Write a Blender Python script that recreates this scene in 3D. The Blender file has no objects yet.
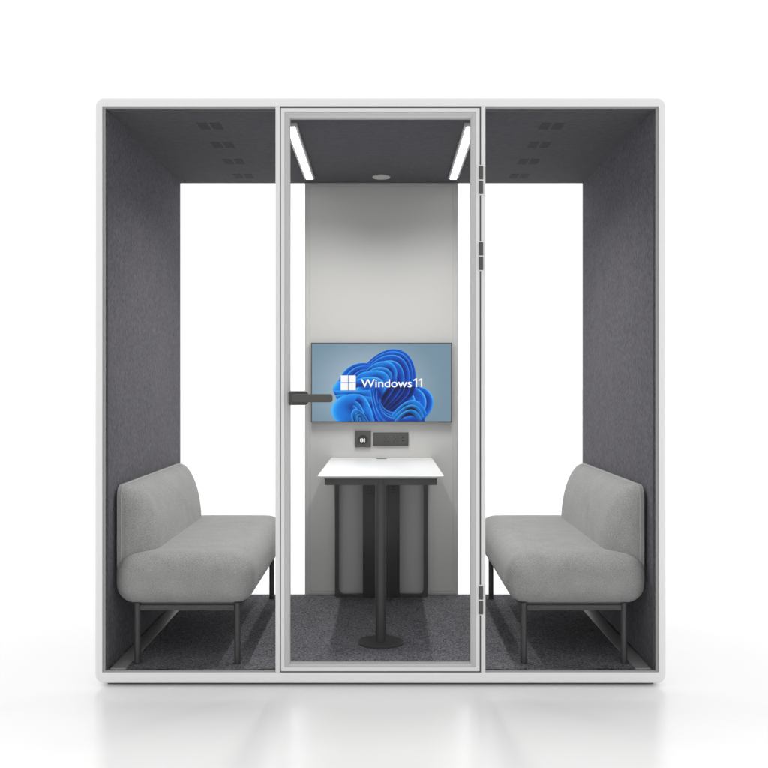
import bpy, bmesh, math, random
from mathutils import Vector
random.seed(7)
sc = bpy.context.scene
COL = sc.collection
PI = math.pi

# ------------------------------------------------------------------ materials
def s2l(c):
    c = c / 255.0
    return c / 12.92 if c <= 0.04045 else ((c + 0.055) / 1.055) ** 2.4
def rgb(r, g, b): return (s2l(r), s2l(g), s2l(b), 1.0)

def new_mat(name, color=(.5, .5, .5, 1), rough=.5, metal=0.0, spec=.5):
    m = bpy.data.materials.new(name); m.use_nodes = True
    p = m.node_tree.nodes['Principled BSDF']
    p.inputs['Base Color'].default_value = color
    p.inputs['Roughness'].default_value = rough
    p.inputs['Metallic'].default_value = metal
    p.inputs['Specular IOR Level'].default_value = spec
    return m

def noisy(m, c0, c1, scale=(1, 1, 1), nscale=50, detail=4, lo=.3, hi=.7, bump=0.0, bdist=.001, rough=None, scale2=None, amt2=.25):
    """colour noise between c0 and c1 in object coordinates, plus an optional bump from the same noise"""
    nt = m.node_tree; N = nt.nodes; L = nt.links; p = N['Principled BSDF']
    tc = N.new('ShaderNodeTexCoord'); mp = N.new('ShaderNodeMapping')
    mp.inputs['Scale'].default_value = scale
    L.new(tc.outputs['Object'], mp.inputs['Vector'])
    n = N.new('ShaderNodeTexNoise'); n.inputs['Scale'].default_value = nscale; n.inputs['Detail'].default_value = detail
    L.new(mp.outputs[0], n.inputs['Vector'])
    r = N.new('ShaderNodeMapRange'); r.inputs['From Min'].default_value = lo; r.inputs['From Max'].default_value = hi
    L.new(n.outputs['Fac'], r.inputs['Value'])
    mx = N.new('ShaderNodeMix'); mx.data_type = 'RGBA'
    mx.inputs[6].default_value = c0; mx.inputs[7].default_value = c1
    fac = r.outputs[0]
    if scale2:
        n2 = N.new('ShaderNodeTexNoise'); n2.inputs['Scale'].default_value = scale2; n2.inputs['Detail'].default_value = 3
        L.new(tc.outputs['Object'], n2.inputs['Vector'])
        a = N.new('ShaderNodeMath'); a.operation = 'MULTIPLY_ADD'; a.inputs[1].default_value = amt2; a.inputs[2].default_value = -amt2 / 2
        L.new(n2.outputs['Fac'], a.inputs[0])
        ad = N.new('ShaderNodeMath'); ad.operation = 'ADD'; ad.use_clamp = True
        L.new(fac, ad.inputs[0]); L.new(a.outputs[0], ad.inputs[1]); fac = ad.outputs[0]
    L.new(fac, mx.inputs[0]); L.new(mx.outputs[2], p.inputs['Base Color'])
    if bump:
        b = N.new('ShaderNodeBump'); b.inputs['Strength'].default_value = bump; b.inputs['Distance'].default_value = bdist
        L.new(n.outputs['Fac'], b.inputs['Height']); L.new(b.outputs[0], p.inputs['Normal'])
    return m

WHITE = 0.87
FRONT, BACK = 0.86, 1.28
M = {}
M['shell'] = noisy(new_mat('white_powder_coat', rough=.38), (WHITE, WHITE, WHITE * .995, 1), (WHITE * 1.03, WHITE * 1.03, WHITE * 1.025, 1), nscale=900, bump=.05, bdist=.0003)
M['alu'] = noisy(new_mat('satin_aluminium', rough=.36, metal=.12), (.80, .80, .80, 1), (.83, .83, .825, 1), scale=(1, 1, .02), nscale=800, bump=.03, bdist=.0002)
M['alu_shaded'] = noisy(new_mat('shaded_aluminium', rough=.45, metal=.2), (.56, .56, .555, 1), (.60, .60, .595, 1), nscale=800)  # door frame aluminium with the bevel's shade put into its colour
M['bead'] = new_mat('grey_glazing_bead', (.34, .34, .34, 1), .4, .3)
M['gasket'] = new_mat('dark_rubber', (.045, .045, .047, 1), .6)
M['gap'] = new_mat('grey_rubber', (.10, .10, .10, 1), .6)
def felt(name, sc3, c0, c1):
    m = new_mat(name, rough=.95, spec=.15)
    noisy(m, c0, c1, scale=sc3, nscale=1.0, detail=5, lo=.32, hi=.68, bump=.25, bdist=.0015, scale2=9, amt2=.25)
    p = m.node_tree.nodes['Principled BSDF']
    p.inputs['Sheen Weight'].default_value = .25; p.inputs['Sheen Roughness'].default_value = .5
    p.inputs['Sheen Tint'].default_value = (.6, .59, .62, 1)
    return m
M['felt_wall'] = felt('slate_felt_wall', (210, 190, 75), (.034, .0320, .040, 1), (.138, .130, .156, 1))
M['felt_ceil'] = felt('slate_felt_ceiling', (60, 200, 200), (.044, .044, .051, 1), (.090, .090, .103, 1))
M['vent'] = new_mat('vent_slot_dark', (.053, .053, .060, 1), .9)
m = new_mat('carpet_tile', rough=1.0, spec=.1)
noisy(m, (.012, .012, .014, 1), (.360, .355, .392, 1), scale=(160, 330, 240), nscale=1.0, detail=6, lo=.35, hi=.68, bump=.8, bdist=.006, scale2=14, amt2=.25)
M['carpet'] = m
def woven(name, c0, c1):
    m = new_mat(name, rough=.92, spec=.2)
    noisy(m, c0, c1, scale=(1.5, .6, 1.5), nscale=270, detail=4, lo=.32, hi=.68, bump=.5, bdist=.0016, scale2=13, amt2=.55)
    p = m.node_tree.nodes['Principled BSDF']
    p.inputs['Sheen Weight'].default_value = .2; p.inputs['Sheen Roughness'].default_value = .5
    return m
M['bench'] = woven('grey_bench_fabric', (.245, .244, .241, 1), (.450, .447, .440, 1))
M['pipe'] = woven('pale_piping', (.42, .42, .41, 1), (.5, .5, .49, 1))
M['leg'] = noisy(new_mat('charcoal_steel', rough=.40), (.052, .052, .053, 1), (.060, .060, .061, 1), nscale=300, bump=.05, bdist=.0002)
M['panel'] = noisy(new_mat('warm_grey_laminate', rough=.55), (.56, .557, .552, 1), (.59, .587, .582, 1), nscale=350, bump=.06, bdist=.0003)
M['table'] = noisy(new_mat('white_table_laminate', rough=.33), (.80, .80, .79, 1), (.83, .83, .82, 1), nscale=500, bump=.02, bdist=.0002)
M['dark'] = new_mat('charcoal_plastic', (.075, .075, .073, 1), .45)
M['darker'] = new_mat('black_slot', (.022, .022, .022, 1), .5)
M['handle'] = noisy(new_mat('gunmetal', rough=.4, metal=.3), (.085, .085, .082, 1), (.095, .095, .092, 1), nscale=600)
M['housing'] = new_mat('lamp_housing', (.55, .55, .55, 1), .4)
M['track'] = noisy(new_mat('brushed_floor_track', rough=.45, metal=.2), (.30, .30, .295, 1), (.36, .36, .355, 1), nscale=200)
M['disc'] = new_mat('pale_disc', (.62, .62, .60, 1), .5)

def emit(name, color, strength):
    m = bpy.data.materials.new(name); m.use_nodes = True
    p = m.node_tree.nodes['Principled BSDF']
    p.inputs['Base Color'].default_value = (.01, .01, .01, 1); p.inputs['Roughness'].default_value = .35; p.inputs['Specular IOR Level'].default_value = .15
    p.inputs['Emission Color'].default_value = color; p.inputs['Emission Strength'].default_value = strength
    return m
LED = 7.0
LEDW, SPREAD = 8.2, 142
M['led'] = emit('lit_diffuser', (1, .985, .955, 1), LED)
M['glyph'] = emit('lit_glyph', (1, 1, 1, 1), .95)
m = emit('screen_picture', (1, 1, 1, 1), .95)
ca = m.node_tree.nodes.new('ShaderNodeVertexColor'); ca.layer_name = 'Col'
m.node_tree.links.new(ca.outputs['Color'], m.node_tree.nodes['Principled BSDF'].inputs['Emission Color'])
M['screen'] = m

m = bpy.data.materials.new('clear_glass'); m.use_nodes = True
nt = m.node_tree; nt.nodes.clear()
o = nt.nodes.new('ShaderNodeOutputMaterial'); t = nt.nodes.new('ShaderNodeBsdfTransparent'); g = nt.nodes.new('ShaderNodeBsdfGlossy')
f = nt.nodes.new('ShaderNodeFresnel'); f.inputs['IOR'].default_value = 1.08; mx = nt.nodes.new('ShaderNodeMixShader')
t.inputs[0].default_value = (.995, .998, .997, 1); g.inputs['Roughness'].default_value = .0; g.inputs[0].default_value = (.9, .9, .9, 1)
nt.links.new(f.outputs[0], mx.inputs[0]); nt.links.new(t.outputs[0], mx.inputs[1]); nt.links.new(g.outputs[0], mx.inputs[2]); nt.links.new(mx.outputs[0], o.inputs[0])
M['glass'] = m

m = new_mat('white_gloss_studio_floor', (.70, .70, .70, 1), .20, spec=.33)
noisy(m, (.87, .87, .87, 1), (.88, .88, .88, 1), nscale=3, detail=2)
M['floor'] = m

# ------------------------------------------------------------------ mesh helpers
def bm_box(bm, x0, x1, y0, y1, z0, z1, bev=0, seg=2):
    t = bmesh.new(); bmesh.ops.create_cube(t, size=1)
    for v in t.verts:
        v.co = Vector(((x0 + x1) / 2 + v.co.x * (x1 - x0), (y0 + y1) / 2 + v.co.y * (y1 - y0), (z0 + z1) / 2 + v.co.z * (z1 - z0)))
    if bev: bmesh.ops.bevel(t, geom=t.edges[:], offset=bev, segments=seg, profile=.5, affect='EDGES')
    join(bm, t)
def join(bm, t):
    me = bpy.data.meshes.new('tmp'); t.to_mesh(me); t.free(); bm.from_mesh(me); bpy.data.meshes.remove(me)
def bm_cyl(bm, x, y, z0, z1, r, seg=32, bev=0, axis='z', r2=None):
    t = bmesh.new()
    prof = [(r, z0), (r2 or r, z1)] if not bev else [(r - bev, z0), (r, z0 + bev), (r2 or r, z1 - bev), ((r2 or r) - bev, z1)]
    lathe(t, prof, seg)
    for v in t.verts:
        c = v.co.copy()
        v.co = Vector((x + c.x, y + c.y, c.z)) if axis == 'z' else Vector((x + c.x, c.z, y + c.y))   # axis y: (x, z centre) given as x, y
    bmesh.ops.recalc_face_normals(t, faces=t.faces[:])
    join(bm, t)
def lathe(bm, prof, seg):
    rings = [[bm.verts.new((r * math.cos(2 * PI * k / seg), r * math.sin(2 * PI * k / seg), z)) for k in range(seg)] for r, z in prof]
    for a, b in zip(rings, rings[1:]):
        for k in range(seg): bm.faces.new((a[k], a[(k + 1) % seg], b[(k + 1) % seg], b[k]))
    bm.faces.new(rings[0][::-1]); bm.faces.new(rings[-1])
def rrect(x0, x1, z0, z1, r, n=8, rs=None):
    """outline of a rounded rectangle in x, z; rs = radii at the four corners (bl, br, tr, tl)"""
    rs = rs or (r, r, r, r); pts = []
    for (cx, cz, sx, sz, a0), rr in zip(((x0, z0, 1, 1, PI), (x1, z0, -1, 1, 1.5 * PI), (x1, z1, -1, -1, 0), (x0, z1, 1, -1, .5 * PI)), rs):
        rr = max(rr, 1e-5)
        for k in range(n + 1):
            a = a0 + .5 * PI * k / n
            pts.append((cx + sx * rr + rr * math.cos(a), cz + sz * rr + rr * math.sin(a)))
    return pts
def loops(bm, ls, close=True, cap=False):
    """ls = [(outline, y)]; bridges consecutive outlines of equal length"""
    rings = [[bm.verts.new((x, y, z)) for x, z in o] for o, y in ls]
    n = len(rings[0])
    for a, b in zip(rings, rings[1:] + ([rings[0]] if close else [])):
        for k in range(n): bm.faces.new((a[k], a[(k + 1) % n], b[(k + 1) % n], b[k]))
    if cap: bm.faces.new(rings[0]); bm.faces.new(rings[-1][::-1])
    bmesh.ops.recalc_face_normals(bm, faces=bm.faces[:])
def bm_plate(bm, outline, y0, y1, bev=0.0):
    t = bmesh.new()
    cx = sum(p[0] for p in outline) / len(outline); cz = sum(p[1] for p in outline) / len(outline)
    w = max(p[0] for p in outline) - min(p[0] for p in outline); h = max(p[1] for p in outline) - min(p[1] for p in outline)
    ins = [(cx + (x - cx) * (1 - 2 * bev / w), cz + (z - cz) * (1 - 2 * bev / h)) for x, z in outline]
    ls = [(ins, y0), (outline, y0 + bev), (outline, y1 - bev), (ins, y1)] if bev else [(outline, y0), (outline, y1)]
    loops(t, ls, close=False, cap=True); join(bm, t)
def tube(bm, pts, r, seg=8):
    rings = []
    for i, p in enumerate(pts):
        p = Vector(p); d = (Vector(pts[min(i + 1, len(pts) - 1)]) - Vector(pts[max(i - 1, 0)])).normalized()
        u = d.cross(Vector((1, 0, 0)));  u = u.normalized() if u.length > .1 else d.cross(Vector((0, 1, 0))).normalized()
        w = d.cross(u)
        rings.append([bm.verts.new(p + r * (math.cos(2 * PI * k / seg) * u + math.sin(2 * PI * k / seg) * w)) for k in range(seg)])
    for a, b in zip(rings, rings[1:]):
        for k in range(seg): bm.faces.new((a[k], a[(k + 1) % seg], b[(k + 1) % seg], b[k]))
    bm.faces.new(rings[0][::-1]); bm.faces.new(rings[-1])
    bmesh.ops.recalc_face_normals(bm, faces=bm.faces[:])

def build(name, bm, mat, parent=None, smooth=35):
    me = bpy.data.meshes.new(name); bm.normal_update(); bm.to_mesh(me); bm.free()
    if isinstance(mat, (list, tuple)):
        for x in mat: me.materials.append(x)
    else: me.materials.append(mat)
    if smooth:
        for p in me.polygons: p.use_smooth = True
        try: me.set_sharp_from_angle(angle=math.radians(smooth))
        except Exception: pass
    o = bpy.data.objects.new(name, me); COL.objects.link(o)
    if parent:
        o.parent = parent
        w = Vector((0, 0, 0)); q = parent
        while q: w += q.location; q = q.parent
        o.location = (0, 0, 0) if (parent.get('local') or (parent.parent and parent.parent.get('local'))) else (-w if parent.parent is None else (0, 0, 0))
    return o
def thing(name, label, cat, loc=(0, 0, 0), rz=0, group=None, local=False):
    o = bpy.data.objects.new(name, None); COL.objects.link(o)
    o.location = loc; o.rotation_euler = (0, 0, rz); o['label'] = label; o['category'] = cat
    o.empty_display_size = .1
    if group: o['group'] = group
    return o
# NB every mesh is modelled in world coordinates except the bench (modelled round its own base)

# ------------------------------------------------------------------ setting
bm = bmesh.new()
R = 400; nn = 96
c = bm.verts.new((0, 0, 0)); ring = [bm.verts.new((R * math.cos(2 * PI * k / nn), R * math.sin(2 * PI * k / nn), 0)) for k in range(nn)]
for k in range(nn): bm.faces.new((c, ring[k], ring[(k + 1) % nn]))
fl = build('floor', bm, M['floor'], smooth=0); fl['kind'] = 'structure'; fl['label'] = 'glossy white studio floor reflecting the booth'

# ------------------------------------------------------------------ the booth
pod = thing('office_booth', 'white framed glass meeting booth with dark felt lining, standing on the glossy white floor', 'booth', (0, .70, 0))
IX, ZC, ZF, YB = 1.0597, 2.227, .060, 1.40     # inner half width, ceiling, floor, back
bm = bmesh.new()
N8 = 10
def OUT(off, r): return rrect(-1.100 + off, 1.100 - off, .012 + off, 2.269 - off, r, N8)
loops(bm, [(OUT(0, .034), 1.408), (OUT(0, .034), .012), (OUT(.0010, .033), .0085), (OUT(.0045, .030), .0035), (OUT(.0085, .027), .0010), (OUT(.0135, .022), 0),
           (rrect(-1.0722, 1.0722, .0535, 2.2358, .002, N8), 0), (rrect(-1.0712, 1.0712, .0545, 2.2348, .001, N8), .001),
           (rrect(-1.0712, 1.0712, .0545, 2.2348, .001, N8), .013),
           (rrect(-1.0632, 1.0632, .0562, 2.2308, .001, N8), .013), (rrect(-1.0632, 1.0632, .0562, 2.2308, .001, N8), 1.407),
           (rrect(-1.0712, 1.0712, .0545, 2.2348, .001, N8), 1.407), (rrect(-1.0722, 1.0722, .0535, 2.2358, .002, N8), 1.42),
           (OUT(.009, .026), 1.42), (OUT(.003, .030), 1.417)])
build('outer_frame', bm, M['shell'], pod, smooth=30)

bm = bmesh.new()        # slim glazing bead round the whole front opening
loops(bm, [(rrect(-1.0708, 1.0708, .0549, 2.2344, .001, 2), .0125), (rrect(-1.0700, 1.0700, .0553, 2.2340, .001, 2), .0080),
           (rrect(-1.0622, 1.0622, .0592, 2.2292, .001, 2), .0120), (rrect(-1.0612, 1.0612, .0597, 2.2282, .001, 2), .0155),
           (rrect(-1.0628, 1.0628, .0585, 2.2300, .001, 2), .0210)])
build('glazing_bead', bm, M['bead'], pod)
bm = bmesh.new()        # recessed plinth under the shell
bm_box(bm, -1.06, 1.06, .04, 1.38, 0.0, .013)
build('plinth', bm, M['gasket'], pod, smooth=0)

for s in (-1, 1):
    bm = bmesh.new(); bm_box(bm, min(s * IX, s * 1.0629), max(s * IX, s * 1.0629), .022, 1.398, .0602, ZC - .0002)
    build('side_wall_lining', bm, M['felt_wall'], pod, smooth=0)
bm = bmesh.new(); bm_box(bm, -1.0628, 1.0628, .022, 1.399, ZC, 2.2304)
build('ceiling_lining', bm, M['felt_ceil'], pod, smooth=0)
bm = bmesh.new(); bm_box(bm, -1.0628, 1.0628, .0215, 1.3985, .0566, ZF)
build('carpet', bm, M['carpet'], pod, smooth=0)
bm = bmesh.new()        # thin dark trim behind the glass, both sides and top
for s in (-1, 1): bm_box(bm, min(s * 1.0565, s * 1.0604), max(s * 1.0565, s * 1.0604), .0335, .0385, .0605, ZC - .004)
bm_box(bm, -1.0596, 1.0596, .0335, .0385, ZC - .003, ZC + .0004)
build('glass_seal', bm, M['gap'], pod, smooth=0)
for s in (-1, 1):       # flat floor track along each side wall
    bm = bmesh.new(); a, b = sorted((s * 1.0455, s * .9870)); bm_box(bm, a, b, .0250, 1.396, .0595, .0650, .0012)
    build('floor_track', bm, M['track'], pod)

# posts, glass
for s in (-1, 1):
    bm = bmesh.new(); a, b = sorted((s * .3868, s * .4035)); bm_box(bm, a, b, -.0005, .048, .0542, 2.2352, .0012)
    build('post', bm, M['alu'], pod)
for s in (-1, 1):
    bm = bmesh.new(); a, b = sorted((s * .4036, s * 1.0596)); bm_box(bm, a, b, .0235, .0315, .0603, ZC - .0003)
    build('window_pane', bm, M['glass'], pod, smooth=0)
for s in (-1, 1):
    bm = bmesh.new(); a, b = sorted((s * .4035, s * 1.0594)); bm_box(bm, a, b, 1.383, 1.391, .0604, ZC - .0004)
    build('rear_window_pane', bm, M['glass'], pod, smooth=0)
bm = bmesh.new()        # dark door seal filling the gap between door and posts / rails
loops(bm, [(rrect(-.3872, .3872, .0540, 2.2354, .001, 2), .004), (rrect(-.3820, .3805, .0608, 2.2262, .001, 2), .004),
           (rrect(-.3820, .3805, .0608, 2.2262, .001, 2), .012), (rrect(-.3872, .3872, .0540, 2.2354, .001, 2), .012)])
build('door_seal', bm, M['gap'], pod, smooth=0)

# door
D0, D1, DZ0, DZ1 = -.3828, .3812, .0602, 2.2268
def DO(o, r=.0015): return rrect(D0 + o, D1 - o, DZ0 + o, DZ1 - o, r, 2)
def DI(l, t): return rrect(D0 + l, D1 - l, DZ0 + t * .0245, DZ1 - t * .0330, .001, 2)
bm = bmesh.new()
loops(bm, [(DO(0), .044), (DO(0), .001), (DO(.001), 0), (DO(.0128), 0), (DO(.0138), .0010), (DO(.0142), .0440)])
door = build('door', bm, M['alu'], pod, smooth=30)
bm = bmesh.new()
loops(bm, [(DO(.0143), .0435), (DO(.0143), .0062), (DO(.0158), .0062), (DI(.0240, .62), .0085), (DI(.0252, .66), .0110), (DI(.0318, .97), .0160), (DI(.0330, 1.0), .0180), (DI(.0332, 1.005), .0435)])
build('door_rebate', bm, M['alu_shaded'], door, smooth=30)  # sloped inner bevel of the door, its shade painted by the darker tone
bm = bmesh.new(); bm_box(bm, D0 + .033, D1 - .033, .026, .034, DZ0 + .0245, DZ1 - .033)
build('glass_pane', bm, M['glass'], door, smooth=0)
# handle: backplate on the glass next to the stile, lever in front
bm = bmesh.new()
bm_plate(bm, rrect(-.3515, -.2775, 1.0845, 1.1385, .0, 6, rs=(.002, .016, .016, .002)), .008, .0262, .002)
bm_plate(bm, rrect(-.338, -.303, 1.0965, 1.1265, .0145, 8), -.024, .010, .001)
hd = build('door_handle', bm, M['dark'], door)
bm = bmesh.new()
bm_plate(bm, rrect(-.3385, -.1825, 1.0960, 1.1275, .0, 8, rs=(.0155, .011, .011, .0155)), -.036, -.023, .0025)
build('handle_lever', bm, M['handle'], door)
def zpx(y, s=260.0): return 1.154 - (y - 387) / s
for y0, y1 in ((165.5, 195.3), (241.3, 271.0), (585.0, 615.0)):
    bm = bmesh.new(); za, zb = zpx(y1), zpx(y0); zm = (za + zb) / 2
    xh = .3862
    for a, b in ((za + .003, zm - .0022), (zm + .0022, zb - .003)):
        bm_box(bm, xh - .0078, xh + .0078, -.008, .003, a, b, .0022, 3)
    hg = build('hinge', bm, M['handle'], door)
    for a in (za + .0008, zm - .0022, zb - .003):
        bm = bmesh.new()
        bm_box(bm, xh - .0085, xh + .0085, -.0065, .003, a - .0006, a + (.0044 if a == zm - .0022 else .0032), .0008)
        build('hinge_washer', bm, M['alu'], door)

# rear panel
bm = bmesh.new()
PX, PZ0, PZ1 = .4015, .0605, ZC - .0005
loops(bm, [(rrect(-PX, PX, PZ0, PZ1, .001, 2), 1.398), (rrect(-PX, PX, PZ0, PZ1, .001, 2), 1.376), (rrect(-PX + .002, PX - .002, PZ0 + .001, PZ1 - .001, .001, 2), 1.3705),
           (rrect(-PX + .006, PX - .006, PZ0 + .003, PZ1 - .003, .001, 2), 1.3690), (rrect(-PX + .0225, PX - .0225, PZ0 + .016, PZ1 - .016, .001, 2), 1.3690),
           (rrect(-PX + .0235, PX - .0235, PZ0 + .017, PZ1 - .017, .001, 2), 1.3722), (rrect(-PX + .0270, PX - .0270, PZ0 + .0205, PZ1 - .0205, .001, 2), 1.3722),
           (rrect(-PX + .0280, PX - .0280, PZ0 + .0215, PZ1 - .0215, .001, 2), 1.3692)], close=False, cap=True)
build('rear_panel', bm, M['panel'], pod, smooth=25)

# ceiling fittings
for s in (-1, 1):
    bm = bmesh.new(); a, b = sorted((s * .3400, s * .3915))
    loops(bm, [(o, y) for o, y in ((rrect(a, b, 2.2130, 2.2272, .0008, 2), .213), (rrect(a, b, 2.2130, 2.2272, .0008, 2), 1.226))], close=False, cap=True)
    lamp = build('light_bar', bm, M['housing'], pod, smooth=0)
    bm = bmesh.new(); a, b = sorted((s * .3500, s * .3815)); bm_box(bm, a, b, .221, 1.218, 2.2115, 2.2140)
    build('diffuser', bm, M['led'], lamp, smooth=0)
    ld = bpy.data.lights.new('light_bar_light', 'AREA'); ld.shape = 'RECTANGLE'; ld.size = .034; ld.size_y = .64
    ld.energy = LEDW; ld.color = (1, .985, .955); ld.spread = math.radians(SPREAD)
    lo_ = bpy.data.objects.new('light_bar_light', ld); COL.objects.link(lo_); lo_.location = ((a + b) / 2, .60, 2.2105)
bm = bmesh.new(); bm_cyl(bm, 0.0, 1.215, 2.2185, 2.2272, .046, 40, .002)
bm_cyl(bm, 0.0, 1.215, 2.2165, 2.2190, .030, 40, .001)
build('smoke_detector', bm, M['disc'], pod)
for s in (-1, 1):
    for yc in (.262, .575, .895, 1.215):
        bm = bmesh.new()
        for xc in (.675, .728):
            bm_box(bm, s * xc - .0205, s * xc + .0205, yc - .05, yc + .05, ZC - .0012, ZC + .0006)
        build('air_vent', bm, M['vent'], pod, smooth=0)

# flush fittings in the rear panel
SB = 190.9
def bx(px): return (px - 384) / SB + .0135
def bz(py): return 1.154 - (py - 387) / SB
bm = bmesh.new(); bm_box(bm, bx(355.1), bx(370.9), 1.357, 1.3700, bz(447.2), bz(430.9), .0012)
sw = build('control_switch', bm, M['dark'], pod)
bm = bmesh.new(); bm_cyl(bm, bx(363.1), bz(439.5), 1.3545, 1.3580, .0245, 40, .0008, axis='y')
build('dial', bm, M['darker'], sw)
def text_bm(txt, size, x, y, z, extrude=.0002, offset=0.0, spacing=1.0, width=None):
    cu = bpy.data.curves.new('tmp_text', 'FONT'); cu.body = txt; cu.size = size; cu.offset = offset
    cu.extrude = extrude; cu.space_character = spacing; cu.resolution_u = 6
    o = bpy.data.objects.new('tmp_text', cu); COL.objects.link(o)
    bpy.context.view_layer.update()
    me = bpy.data.meshes.new_from_object(o.evaluated_get(bpy.context.evaluated_depsgraph_get()))
    bpy.data.objects.remove(o); bpy.data.curves.remove(cu)
    b = bmesh.new(); b.from_mesh(me); bpy.data.meshes.remove(me)
    xs = [v.co.x for v in b.verts]; k = width / (max(xs) - min(xs)) if width else 1
    x_min = min(xs)
    for v in b.verts: v.co = Vector((x + (v.co.x - x_min) * k, y - v.co.z, z + v.co.y))
    return b
build('glyph', text_bm('8I', .0262, bx(360.0), 1.3541, bz(441.8), offset=.0006, width=.0262), M['glyph'], sw, smooth=0)
bm = bmesh.new(); bm_box(bm, bx(373.1), bx(408.4), 1.360, 1.3700, bz(445.8), bz(432.5), .0012)
ps = build('power_socket', bm, M['dark'], pod)
bm = bmesh.new(); bm_box(bm, bx(374.2), bx(407.3), 1.3588, 1.3606, bz(444.7), bz(433.6), .0004)
build('socket_plate', bm, M['handle'], ps)
for cx in (386.0, 395.7):
    bm = bmesh.new()
    for dx, dy in ((-1.7, -2.2), (1.7, -2.2), (-1.7, 2.3), (1.7, 2.3)):
        bm_box(bm, bx(cx + dx) - .0025, bx(cx + dx) + .0025, 1.3578, 1.3592, bz(439 + dy) - .0027, bz(439 + dy) + .0027)
    bm_cyl(bm, bx(cx), bz(438.9), 1.3578, 1.3592, .0028, 12, axis='y')
    build('outlet_holes', bm, M['darker'], ps, smooth=0)
for yy in (437.2, 440.5):
    bm = bmesh.new(); bm_box(bm, bx(401.9), bx(404.0), 1.3578, 1.3592, bz(yy + .65), bz(yy - .65))
    build('charging_port', bm, M['darker'], ps, smooth=0)

# ------------------------------------------------------------------ television
tv = thing('television', 'slim wall screen with blue folded ribbon picture and white lettering, on the rear panel', 'television', (0, 1.352, bz(422)))
SS = 975 / (3.75 + 1.335)
def sx(px): return (px - 384) / SS + .0135
def sz(py): return 1.154 - (py - 387) / SS
X0, X1, Z0, Z1 = sx(311.0), sx(451.9), sz(422.2), sz(342.6)
YS = 1.3380
bm = bmesh.new(); bm_box(bm, X0, X1, YS + .001, 1.3690, Z0, Z1, .0012)
fr = build('casing', bm, M['gasket'], tv)
bm = bmesh.new()
i_ = .0052
loops(bm, [(rrect(X0, X1, Z0, Z1, .001, 2), YS + .002), (rrect(X0, X1, Z0, Z1, .001, 2), YS - .0030), (rrect(X0 + i_, X1 - i_, Z0 + i_, Z1 - i_, .001, 2), YS - .0030), (rrect(X0 + i_, X1 - i_, Z0 + i_, Z1 - i_, .001, 2), YS + .002)])
build('bezel', bm, M['dark'], tv, smooth=0)
# picture: background gradient grid + ribbon fans (flat, coloured per vertex)
bm = bmesh.new(); cl = bm.verts.layers.float_color.new('Col')
XA, XB, ZA, ZB = X0 + i_ - .0005, X1 - i_ + .0005, Z0 + i_ - .0005, Z1 - i_ + .0005
def mixc(a, b, t): return tuple(a[k] + (b[k] - a[k]) * t for k in range(3)) + (1,)
def smooth01(t): t = max(0, min(1, t)); return t * t * (3 - 2 * t)
GX, GZ = 48, 28
cA, cB = rgb(120, 147, 165), rgb(172, 191, 207)
g = []
for i in range(GX + 1):
    row = []
    for j in range(GZ + 1):
        x = XA + (XB - XA) * i / GX; z = ZA + (ZB - ZA) * j / GZ
        v = bm.verts.new((x, YS + .0008, z)); dx = (i / GX - .42) / .5; dz = (j / GZ - .45) / .65
        v[cl] = mixc(cB, cA, smooth01(math.hypot(dx, dz) / 1.15)); row.append(v)
    g.append(row)
for i in range(GX):
    for j in range(GZ): bm.faces.new((g[i][j], g[i + 1][j], g[i + 1][j + 1], g[i][j + 1]))
def uv(u, v): return sx(325 + u / 6.4), sz(340 + v / 6.4)
def bez(P, t):
    a = (1 - t); return tuple(a ** 3 * P[0][k] + 3 * a * a * t * P[1][k] + 3 * a * t * t * P[2][k] + t ** 3 * P[3][k] for k in (0, 1))
layer = [0]
def fan(A, B, n, hi, mid, lo, q=1.0, rev=False, seed=1):
    rr = random.Random(seed * 31 + n); layer[0] += 1; MS = 44; K = 9
    y = YS + .0006 - layer[0] * .00010
    cuts = [0.0]
    for s in range(n): cuts.append(cuts[-1] + rr.uniform(.55, 1.6))
    cuts = [c_ / cuts[-1] for c_ in cuts]
    KS = (0, .05, .1, .18, .3, .45, .6, .75, .88, 1)
    for s in range(n):
        ph = rr.uniform(0, 2 * PI); dp = rr.uniform(.75, 1.1)
        rows = []
        for kk in KS:
            f_ = cuts[s] + (cuts[s + 1] - cuts[s]) * kk
            fq = f_ ** q; row = []
            for i in range(MS + 1):
                t = i / MS; a = bez(A, t); b = bez(B, t)
                u = a[0] + (b[0] - a[0]) * fq; v = a[1] + (b[1] - a[1]) * fq
                x, z = uv(u, v); x = min(max(x, XA), XB); z = min(max(z, ZA), ZB)
                w = 1 - kk if rev else kk
                sh = smooth01(w * 1.05) * dp * (.66 + .34 * math.sin(2.6 * PI * t + ph))
                base = mixc(mid, lo, max(0, min(1, sh + .35 * f_)))
                edge = (1 if w < .06 else .55 if w < .12 else .2 if w < .2 else 0) * (.30 + .70 * max(0, math.sin(PI * t * 1.15 + .2)) )
                vv = bm.verts.new((x, y, z)); vv[cl] = mixc(base, hi, edge); row.append(vv)
            rows.append(row)
        for ra, rb in zip(rows, rows[1:]):
            for i in range(MS): bm.faces.new((ra[i], ra[i + 1], rb[i + 1], rb[i]))
HI, LT, MD, DK, NV = rgb(72, 190, 255), rgb(14, 134, 240), rgb(0, 96, 218), rgb(0, 40, 140), rgb(1, 12, 60)
fan([(130, 240), (220, 90), (500, 120), (600, 300)], [(80, 530), (250, 530), (450, 530), (620, 530)], 3, MD, MD, DK)
fan([(545, 300), (660, 270), (780, 390), (610, 530)], [(400, 330), (400, 330), (420, 420), (420, 530)], 5, HI, MD, DK, q=.8, seed=2)
fan([(245, 175), (400, -20), (610, 30), (578, 300)], [(290, 260), (380, 200), (450, 220), (400, 330)], 5, HI, MD, DK, q=1.35, seed=35)
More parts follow.
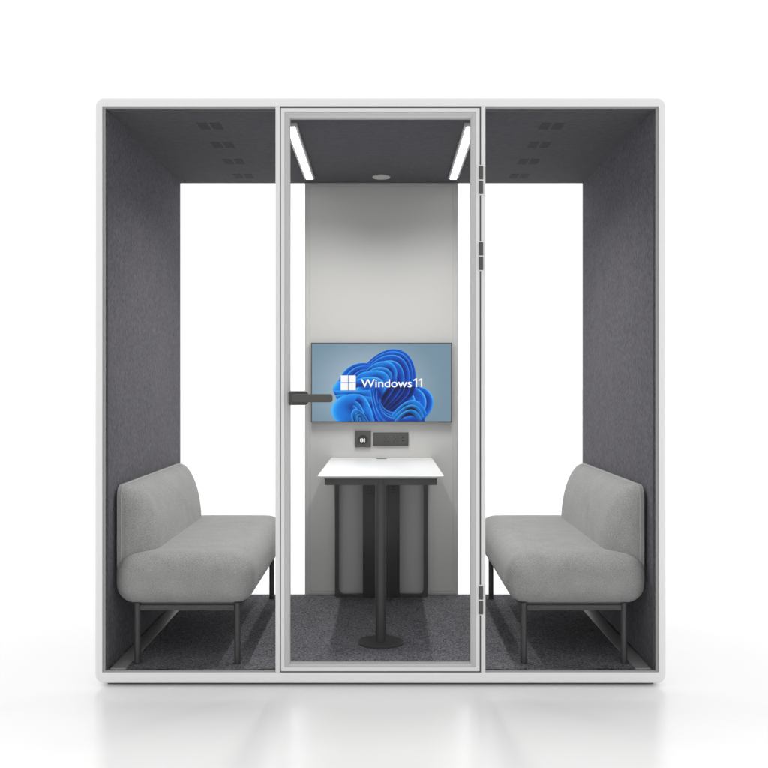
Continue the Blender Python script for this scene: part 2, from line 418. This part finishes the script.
fan([(579, 290), (590, 360), (520, 400), (420, 470)], [(420, 290), (380, 330), (360, 370), (352, 420)], 5, MD, DK, NV, seed=4)
fan([(85, 262), (130, 150), (220, 135), (290, 150)], [(200, 330), (230, 250), (240, 215), (330, 230)], 4, HI, MD, DK, seed=5)
fan([(265, 195), (330, 110), (470, 110), (462, 230)], [(250, 240), (300, 200), (390, 200), (400, 260)], 2, HI, LT, DK, seed=6)
fan([(85, 262), (60, 270), (45, 310), (52, 325)], [(300, 320), (300, 330), (300, 330), (300, 335)], 2, HI, LT, DK, seed=7)
fan([(225, 215), (330, 175), (430, 190), (412, 285)], [(170, 310), (250, 290), (330, 290), (350, 370)], 2, HI, LT, DK, seed=8)
fan([(50, 322), (90, 322), (200, 330), (310, 315)], [(85, 400), (150, 370), (240, 380), (300, 440)], 2, HI, LT, DK, seed=9)
fan([(285, 300), (300, 380), (310, 480), (350, 530)], [(345, 330), (335, 420), (380, 480), (470, 530)], 3, HI, MD, DK, seed=10)
fan([(350, 370), (360, 450), (440, 520), (610, 390)], [(340, 390), (340, 520), (420, 560), (640, 520)], 3, HI, MD, DK, seed=11)
fan([(425, 480), (500, 380), (600, 330), (650, 470)], [(450, 550), (500, 480), (560, 450), (600, 530)], 3, HI, LT, NV, seed=12)
fan([(85, 530), (-30, 440), (90, 325), (215, 345)], [(220, 540), (180, 480), (190, 420), (240, 440)], 1, HI, LT, DK, seed=13)
fan([(215, 345), (280, 360), (300, 450), (320, 530)], [(170, 440), (190, 450), (200, 500), (205, 530)], 3, HI, LT, DK, seed=14)
fan([(180, 530), (140, 430), (215, 395), (285, 530)], [(220, 530), (210, 480), (235, 475), (245, 530)], 3, HI, LT, NV, seed=15)
scr = build('screen_picture', bm, M['screen'], tv, smooth=0)
YT = YS - .0024
bm = bmesh.new()
for (a, b) in ((101, 147), (151, 197)):
    for (c_, d) in ((226, 270), (274, 321)):
        x0, z1 = uv(a, c_); x1, z0 = uv(b, d); bm_box(bm, x0, x1, YT, YT + .0004, z0, z1)
build('window_emblem', bm, M['glyph'], tv, smooth=0)
x0, z0 = uv(230, 301); x1, _ = uv(628, 301)
bm = text_bm('Windows', .0600, x0, YT + .0002, z0, offset=.0006, width=uv(556, 301)[0] - x0)
for ux in (577, 610):          # the two numerals, with their little flag
    pts = [(ux + 3, 301), (ux + 12, 301), (ux + 12, 245), (ux + 4, 245), (ux - 12, 254), (ux - 12, 262), (ux + 3, 257)]
    q = [uv(*p) for p in pts]; a = [bm.verts.new((x, YT - .0002, z)) for x, z in q]; b = [bm.verts.new((x, YT + .0004, z)) for x, z in q]
    bm.faces.new(a); bm.faces.new(b[::-1])
    for k in range(7): bm.faces.new((a[k], a[(k + 1) % 7], b[(k + 1) % 7], b[k]))
build('screen_lettering', bm, M['glyph'], tv, smooth=0)

# ------------------------------------------------------------------ table
tb = thing('meeting_table', 'narrow white topped table on a charcoal post and loop frame, beneath the wall screen', 'table', (0, .84, .06))
bm = bmesh.new()
def TO(off, r=.008):
    return [(x, y) for x, y in rrect(-.2635 + off, .2635 - off, .308 + off, 1.366 - off * .1, r, 6)]
def zloops(bm, ls):
    loops(bm, ls, close=False, cap=True)
    for v in bm.verts: v.co = Vector((v.co.x, v.co.z, v.co.y))
    bmesh.ops.recalc_face_normals(bm, faces=bm.faces[:])
zloops(bm, [(TO(.0012), .7840), (TO(0), .7830), (TO(.0005), .7805), (TO(.0150), .7715)])
top = build('table_top', bm, M['table'], tb)
bm = bmesh.new(); bm_cyl(bm, 0, 1.292, .7835, .7858, .0285, 40, .0006)
build('cable_grommet', bm, M['handle'], tb)
bm = bmesh.new()
bm_box(bm, -.239, .239, .398, .424, .7360, .7713, .001)
bm_box(bm, -.239, -.215, .4245, 1.314, .7365, .7712, .001); bm_box(bm, .215, .239, .4245, 1.314, .7365, .7712, .001)
build('apron', bm, M['leg'], tb)
bm = bmesh.new(); bm_cyl(bm, 0, .4165, .066, .7714, .0228, 40)
build('leg', bm, M['leg'], tb)
bm = bmesh.new(); bm_cyl(bm, 0, .4165, .0600, .0680, .0985, 64, .0015)
bm_cyl(bm, 0, .4165, .0680, .0715, .0270, 40, .001)
build('base_plate', bm, M['leg'], tb)
bm = bmesh.new()
loops(bm, [(rrect(-.2415, .2415, .0602, .7712, 0, 8, rs=(.014, .014, .002, .002)), 1.315), (rrect(-.2415, .2415, .0602, .7712, 0, 8, rs=(.014, .014, .002, .002)), 1.347),
           (rrect(-.2205, .2205, .0745, .7500, 0, 8, rs=(.026, .026, .002, .002)), 1.347), (rrect(-.2205, .2205, .0745, .7500, 0, 8, rs=(.026, .026, .002, .002)), 1.315)])
build('loop_frame', bm, M['leg'], tb, smooth=40)
bm = bmesh.new(); bm_box(bm, -.0960, .0945, 1.3060, 1.3670, .0610, .7500, .0015)
cb = build('cable_box', bm, M['leg'], tb)
bm = bmesh.new()
for px, py, w, h in ((367.5, 490.5, 1.4, .8), (371.5, 490.5, 1.4, .8), (369.5, 493.5, 3.0, .6), (393.5, 486.8, 2.4, .9), (393.5, 489.6, 2.4, .9), (393.5, 492.6, 2.4, .6)):
    s_ = 975 / 5.056; x = (px - 384) / s_ + .0135; z = 1.154 - (py - 387) / s_
    bm = bmesh.new(); bm_box(bm, x - w / s_ / 1.4, x + w / s_ / 1.4, 1.3050, 1.3064, z - h / s_ / 1.6, z + h / s_ / 1.6)
    build('cable_port', bm, M['darker'], cb, smooth=0)

# ------------------------------------------------------------------ benches
def rounded_box(bm, hx, hy, z0, z1, r, n=14, crown=0.0):
    """box with big soft edges (radius r), slightly crowned top"""
    t = bmesh.new(); bmesh.ops.create_cube(t, size=2)
    bmesh.ops.subdivide_edges(t, edges=t.edges[:], cuts=n * 2, use_grid_fill=True)
    hz = (z1 - z0) / 2; zc = (z0 + z1) / 2
    for v in t.verts:
        # spread the cuts so the rounded border gets most of them
        def wp(u, h):
            a = abs(u); k = .6
            d = h - r[0] if h != hz else h - r[1]
            rr = r[0] if h != hz else r[1]
            return math.copysign((a / (1 - k) * d) if a < 1 - k else d + (a - (1 - k)) / k * rr, u)
        p = Vector((wp(v.co.x, hx), wp(v.co.y, hy), wp(v.co.z, hz)))
        q = Vector((max(-(hx - r[0]), min(hx - r[0], p.x)), max(-(hy - r[0]), min(hy - r[0], p.y)), max(-(hz - r[1]), min(hz - r[1], p.z))))
        d = p - q; dn = Vector((d.x / r[0], d.y / r[0], d.z / r[1]))
        if dn.length > 1e-6:
            m_ = max(abs(dn.x), abs(dn.y), abs(dn.z)); e = 2.25
            L_ = (abs(dn.x) ** e + abs(dn.y) ** e + abs(dn.z) ** e) ** (1 / e)
            dn = dn * (m_ / L_)
        p = q + Vector((dn.x * r[0], dn.y * r[0], dn.z * r[1]))
        up = max(0, p.z / hz)
        p.z += crown * up * max(0, 1 - (p.x / hx) ** 2) * max(0, 1 - abs(p.y / hy) ** 3)
        v.co = Vector((p.x, p.y, p.z + zc))
    join(bm, t)

bench = thing('bench_seat', 'grey upholstered bench against the left felt wall of the booth', 'bench', (-.7760, .697, .06), 0, 'upholstered benches facing each other')
bench['local'] = 1
bm = bmesh.new(); rounded_box(bm, .2760, .637, .2330, .4340, (.092, .088), crown=.006)
seat = build('seat', bm, M['bench'], bench, smooth=80)
# backrest: wedge shaped cushion on a thin back shell
XR, TB, BZ0, BZ1, HY = -.2700, .130, .350, .7020, .580
def e_end(y): return HY - abs(y)
def ztop(y, rc=.050):
    e = e_end(y)
    return BZ1 - (rc - math.sqrt(max(0, rc * rc - (rc - e) ** 2)) if e < rc else 0)
bm = bmesh.new(); NY, NZ = 96, 40
ys = []
for i in range(NY + 1):
    u = -1 + 2 * i / NY; ys.append(HY * math.copysign(1 - (1 - abs(u)) ** 1.7, u))
rear, front = [], []
for y in ys:
    ra, fa = [], []; zt = ztop(y); e = e_end(y)
    RE = .150; ge = (1 - (1 - min(1, e / RE)) ** 2.1) ** (1 / 2.1)
    for j in range(NZ + 1):
        w = 1 - (1 - j / NZ) ** 1.8; z = BZ0 + (zt - BZ0) * w
        k = max(0, (w - .22) / .78); fz = (1 - k ** 2.25) ** (1 / 2.25)
        lean = 1.0 - .10 * w
        ra.append(bm.verts.new((XR, y, z)))
        fa.append(bm.verts.new((XR + .016 + TB * fz * ge * lean, y, z)))
    rear.append(ra); front.append(fa)
for i in range(NY):
    for j in range(NZ):
        bm.faces.new((front[i][j], front[i + 1][j], front[i + 1][j + 1], front[i][j + 1]))
        bm.faces.new((rear[i][j], rear[i][j + 1], rear[i + 1][j + 1], rear[i + 1][j]))
    bm.faces.new((rear[i][NZ], front[i][NZ], front[i + 1][NZ], rear[i + 1][NZ]))
    bm.faces.new((rear[i][0], rear[i + 1][0], front[i + 1][0], front[i][0]))
for i in (0, NY):
    for j in range(NZ): bm.faces.new((rear[i][j], front[i][j], front[i][j + 1], rear[i][j + 1]))
bmesh.ops.recalc_face_normals(bm, faces=bm.faces[:])
back = build('backrest', bm, M['bench'], bench, smooth=60)
bm = bmesh.new(); xp = XR + .0165
pts = [(xp, -HY - .0005, BZ0 + .02 + (BZ1 - .05 - BZ0 - .02) * k / 10) for k in range(11)]
pts += [(xp, -HY + .05 - .05 * math.cos(a * PI / 20), BZ1 - .05 + .0505 * math.sin(a * PI / 20)) for a in range(1, 10)]
pts += [(xp, -HY + .05 + (2 * HY - .10) * k / 20, BZ1 + .0003) for k in range(21)]
pts += [(xp, HY - .05 + .05 * math.sin(a * PI / 20), BZ1 - .05 + .0505 * math.cos(a * PI / 20)) for a in range(1, 10)]
pts += [(xp, HY + .0005, BZ1 - .05 - (BZ1 - .05 - BZ0 - .02) * k / 10) for k in range(11)]
tube(bm, pts, .0019, 8)
pp = build('piping', bm, M['pipe'], back)
for x in (-.186, .2100):
    for y in (-.589, .589):
        bm = bmesh.new(); bm_cyl(bm, x, y, 0.0005, .2420, .0128, 28, .001)
        build('leg', bm, M['leg'], bench)
bm = bmesh.new()
for y in (-.589, .589): bm_box(bm, -.174, .198, y - .010, y + .010, .2120, .2322, .001)
for x in (-.186, .2100): bm_box(bm, x - .010, x + .010, -.577, .577, .2120, .2322, .001)
bm_box(bm, -.176, .200, -.588, .588, .2300, .2390)
build('seat_frame', bm, M['leg'], bench)
del bench['local']
def copy_tree(o, parent=None):
    c_ = o.copy(); COL.objects.link(c_)
    if parent: c_.parent = parent
    for ch in [q for q in bpy.data.objects if q.parent == o and q is not c_]: copy_tree(ch, c_)
    return c_
b2 = copy_tree(bench); b2.location = (.7760, .697, .06); b2.rotation_euler = (0, 0, PI)
b2['label'] = 'grey upholstered bench against the right felt wall of the booth'

# ------------------------------------------------------------------ light, camera
w = bpy.data.worlds.new('World'); sc.world = w; w.use_nodes = True
nt = w.node_tree; bg = nt.nodes['Background']; bg.inputs[0].default_value = (1, 1, 1, 1)
# white studio cove: bright behind and above the booth, a little dimmer on the side the photographer stands
tc = nt.nodes.new('ShaderNodeTexCoord'); sp = nt.nodes.new('ShaderNodeSeparateXYZ'); mr = nt.nodes.new('ShaderNodeMapRange')
mr.interpolation_type = 'SMOOTHSTEP'
mr.inputs['From Min'].default_value = -.7; mr.inputs['From Max'].default_value = .35
mr.inputs['To Min'].default_value = FRONT; mr.inputs['To Max'].default_value = BACK
nt.links.new(tc.outputs['Generated'], sp.inputs[0]); nt.links.new(sp.outputs['Y'], mr.inputs['Value']); nt.links.new(mr.outputs[0], bg.inputs[1])

cam = bpy.data.cameras.new('camera'); co = bpy.data.objects.new('camera', cam); COL.objects.link(co)
co.location = (.0135, -3.75, 1.154); co.rotation_euler = (PI / 2, 0, 0)
cam.sensor_width = 36; cam.lens = 36 * 975 / 768; cam.shift_y = 3 / 768; cam.clip_end = 2000; cam.clip_start = .05
sc.camera = co
sc.view_settings.view_transform = 'Standard'; sc.view_settings.look = 'None'
sc.view_settings.exposure = 0; sc.view_settings.gamma = 1
sc.cycles.transparent_max_bounces = 24; sc.cycles.max_bounces = 10; sc.cycles.diffuse_bounces = 6
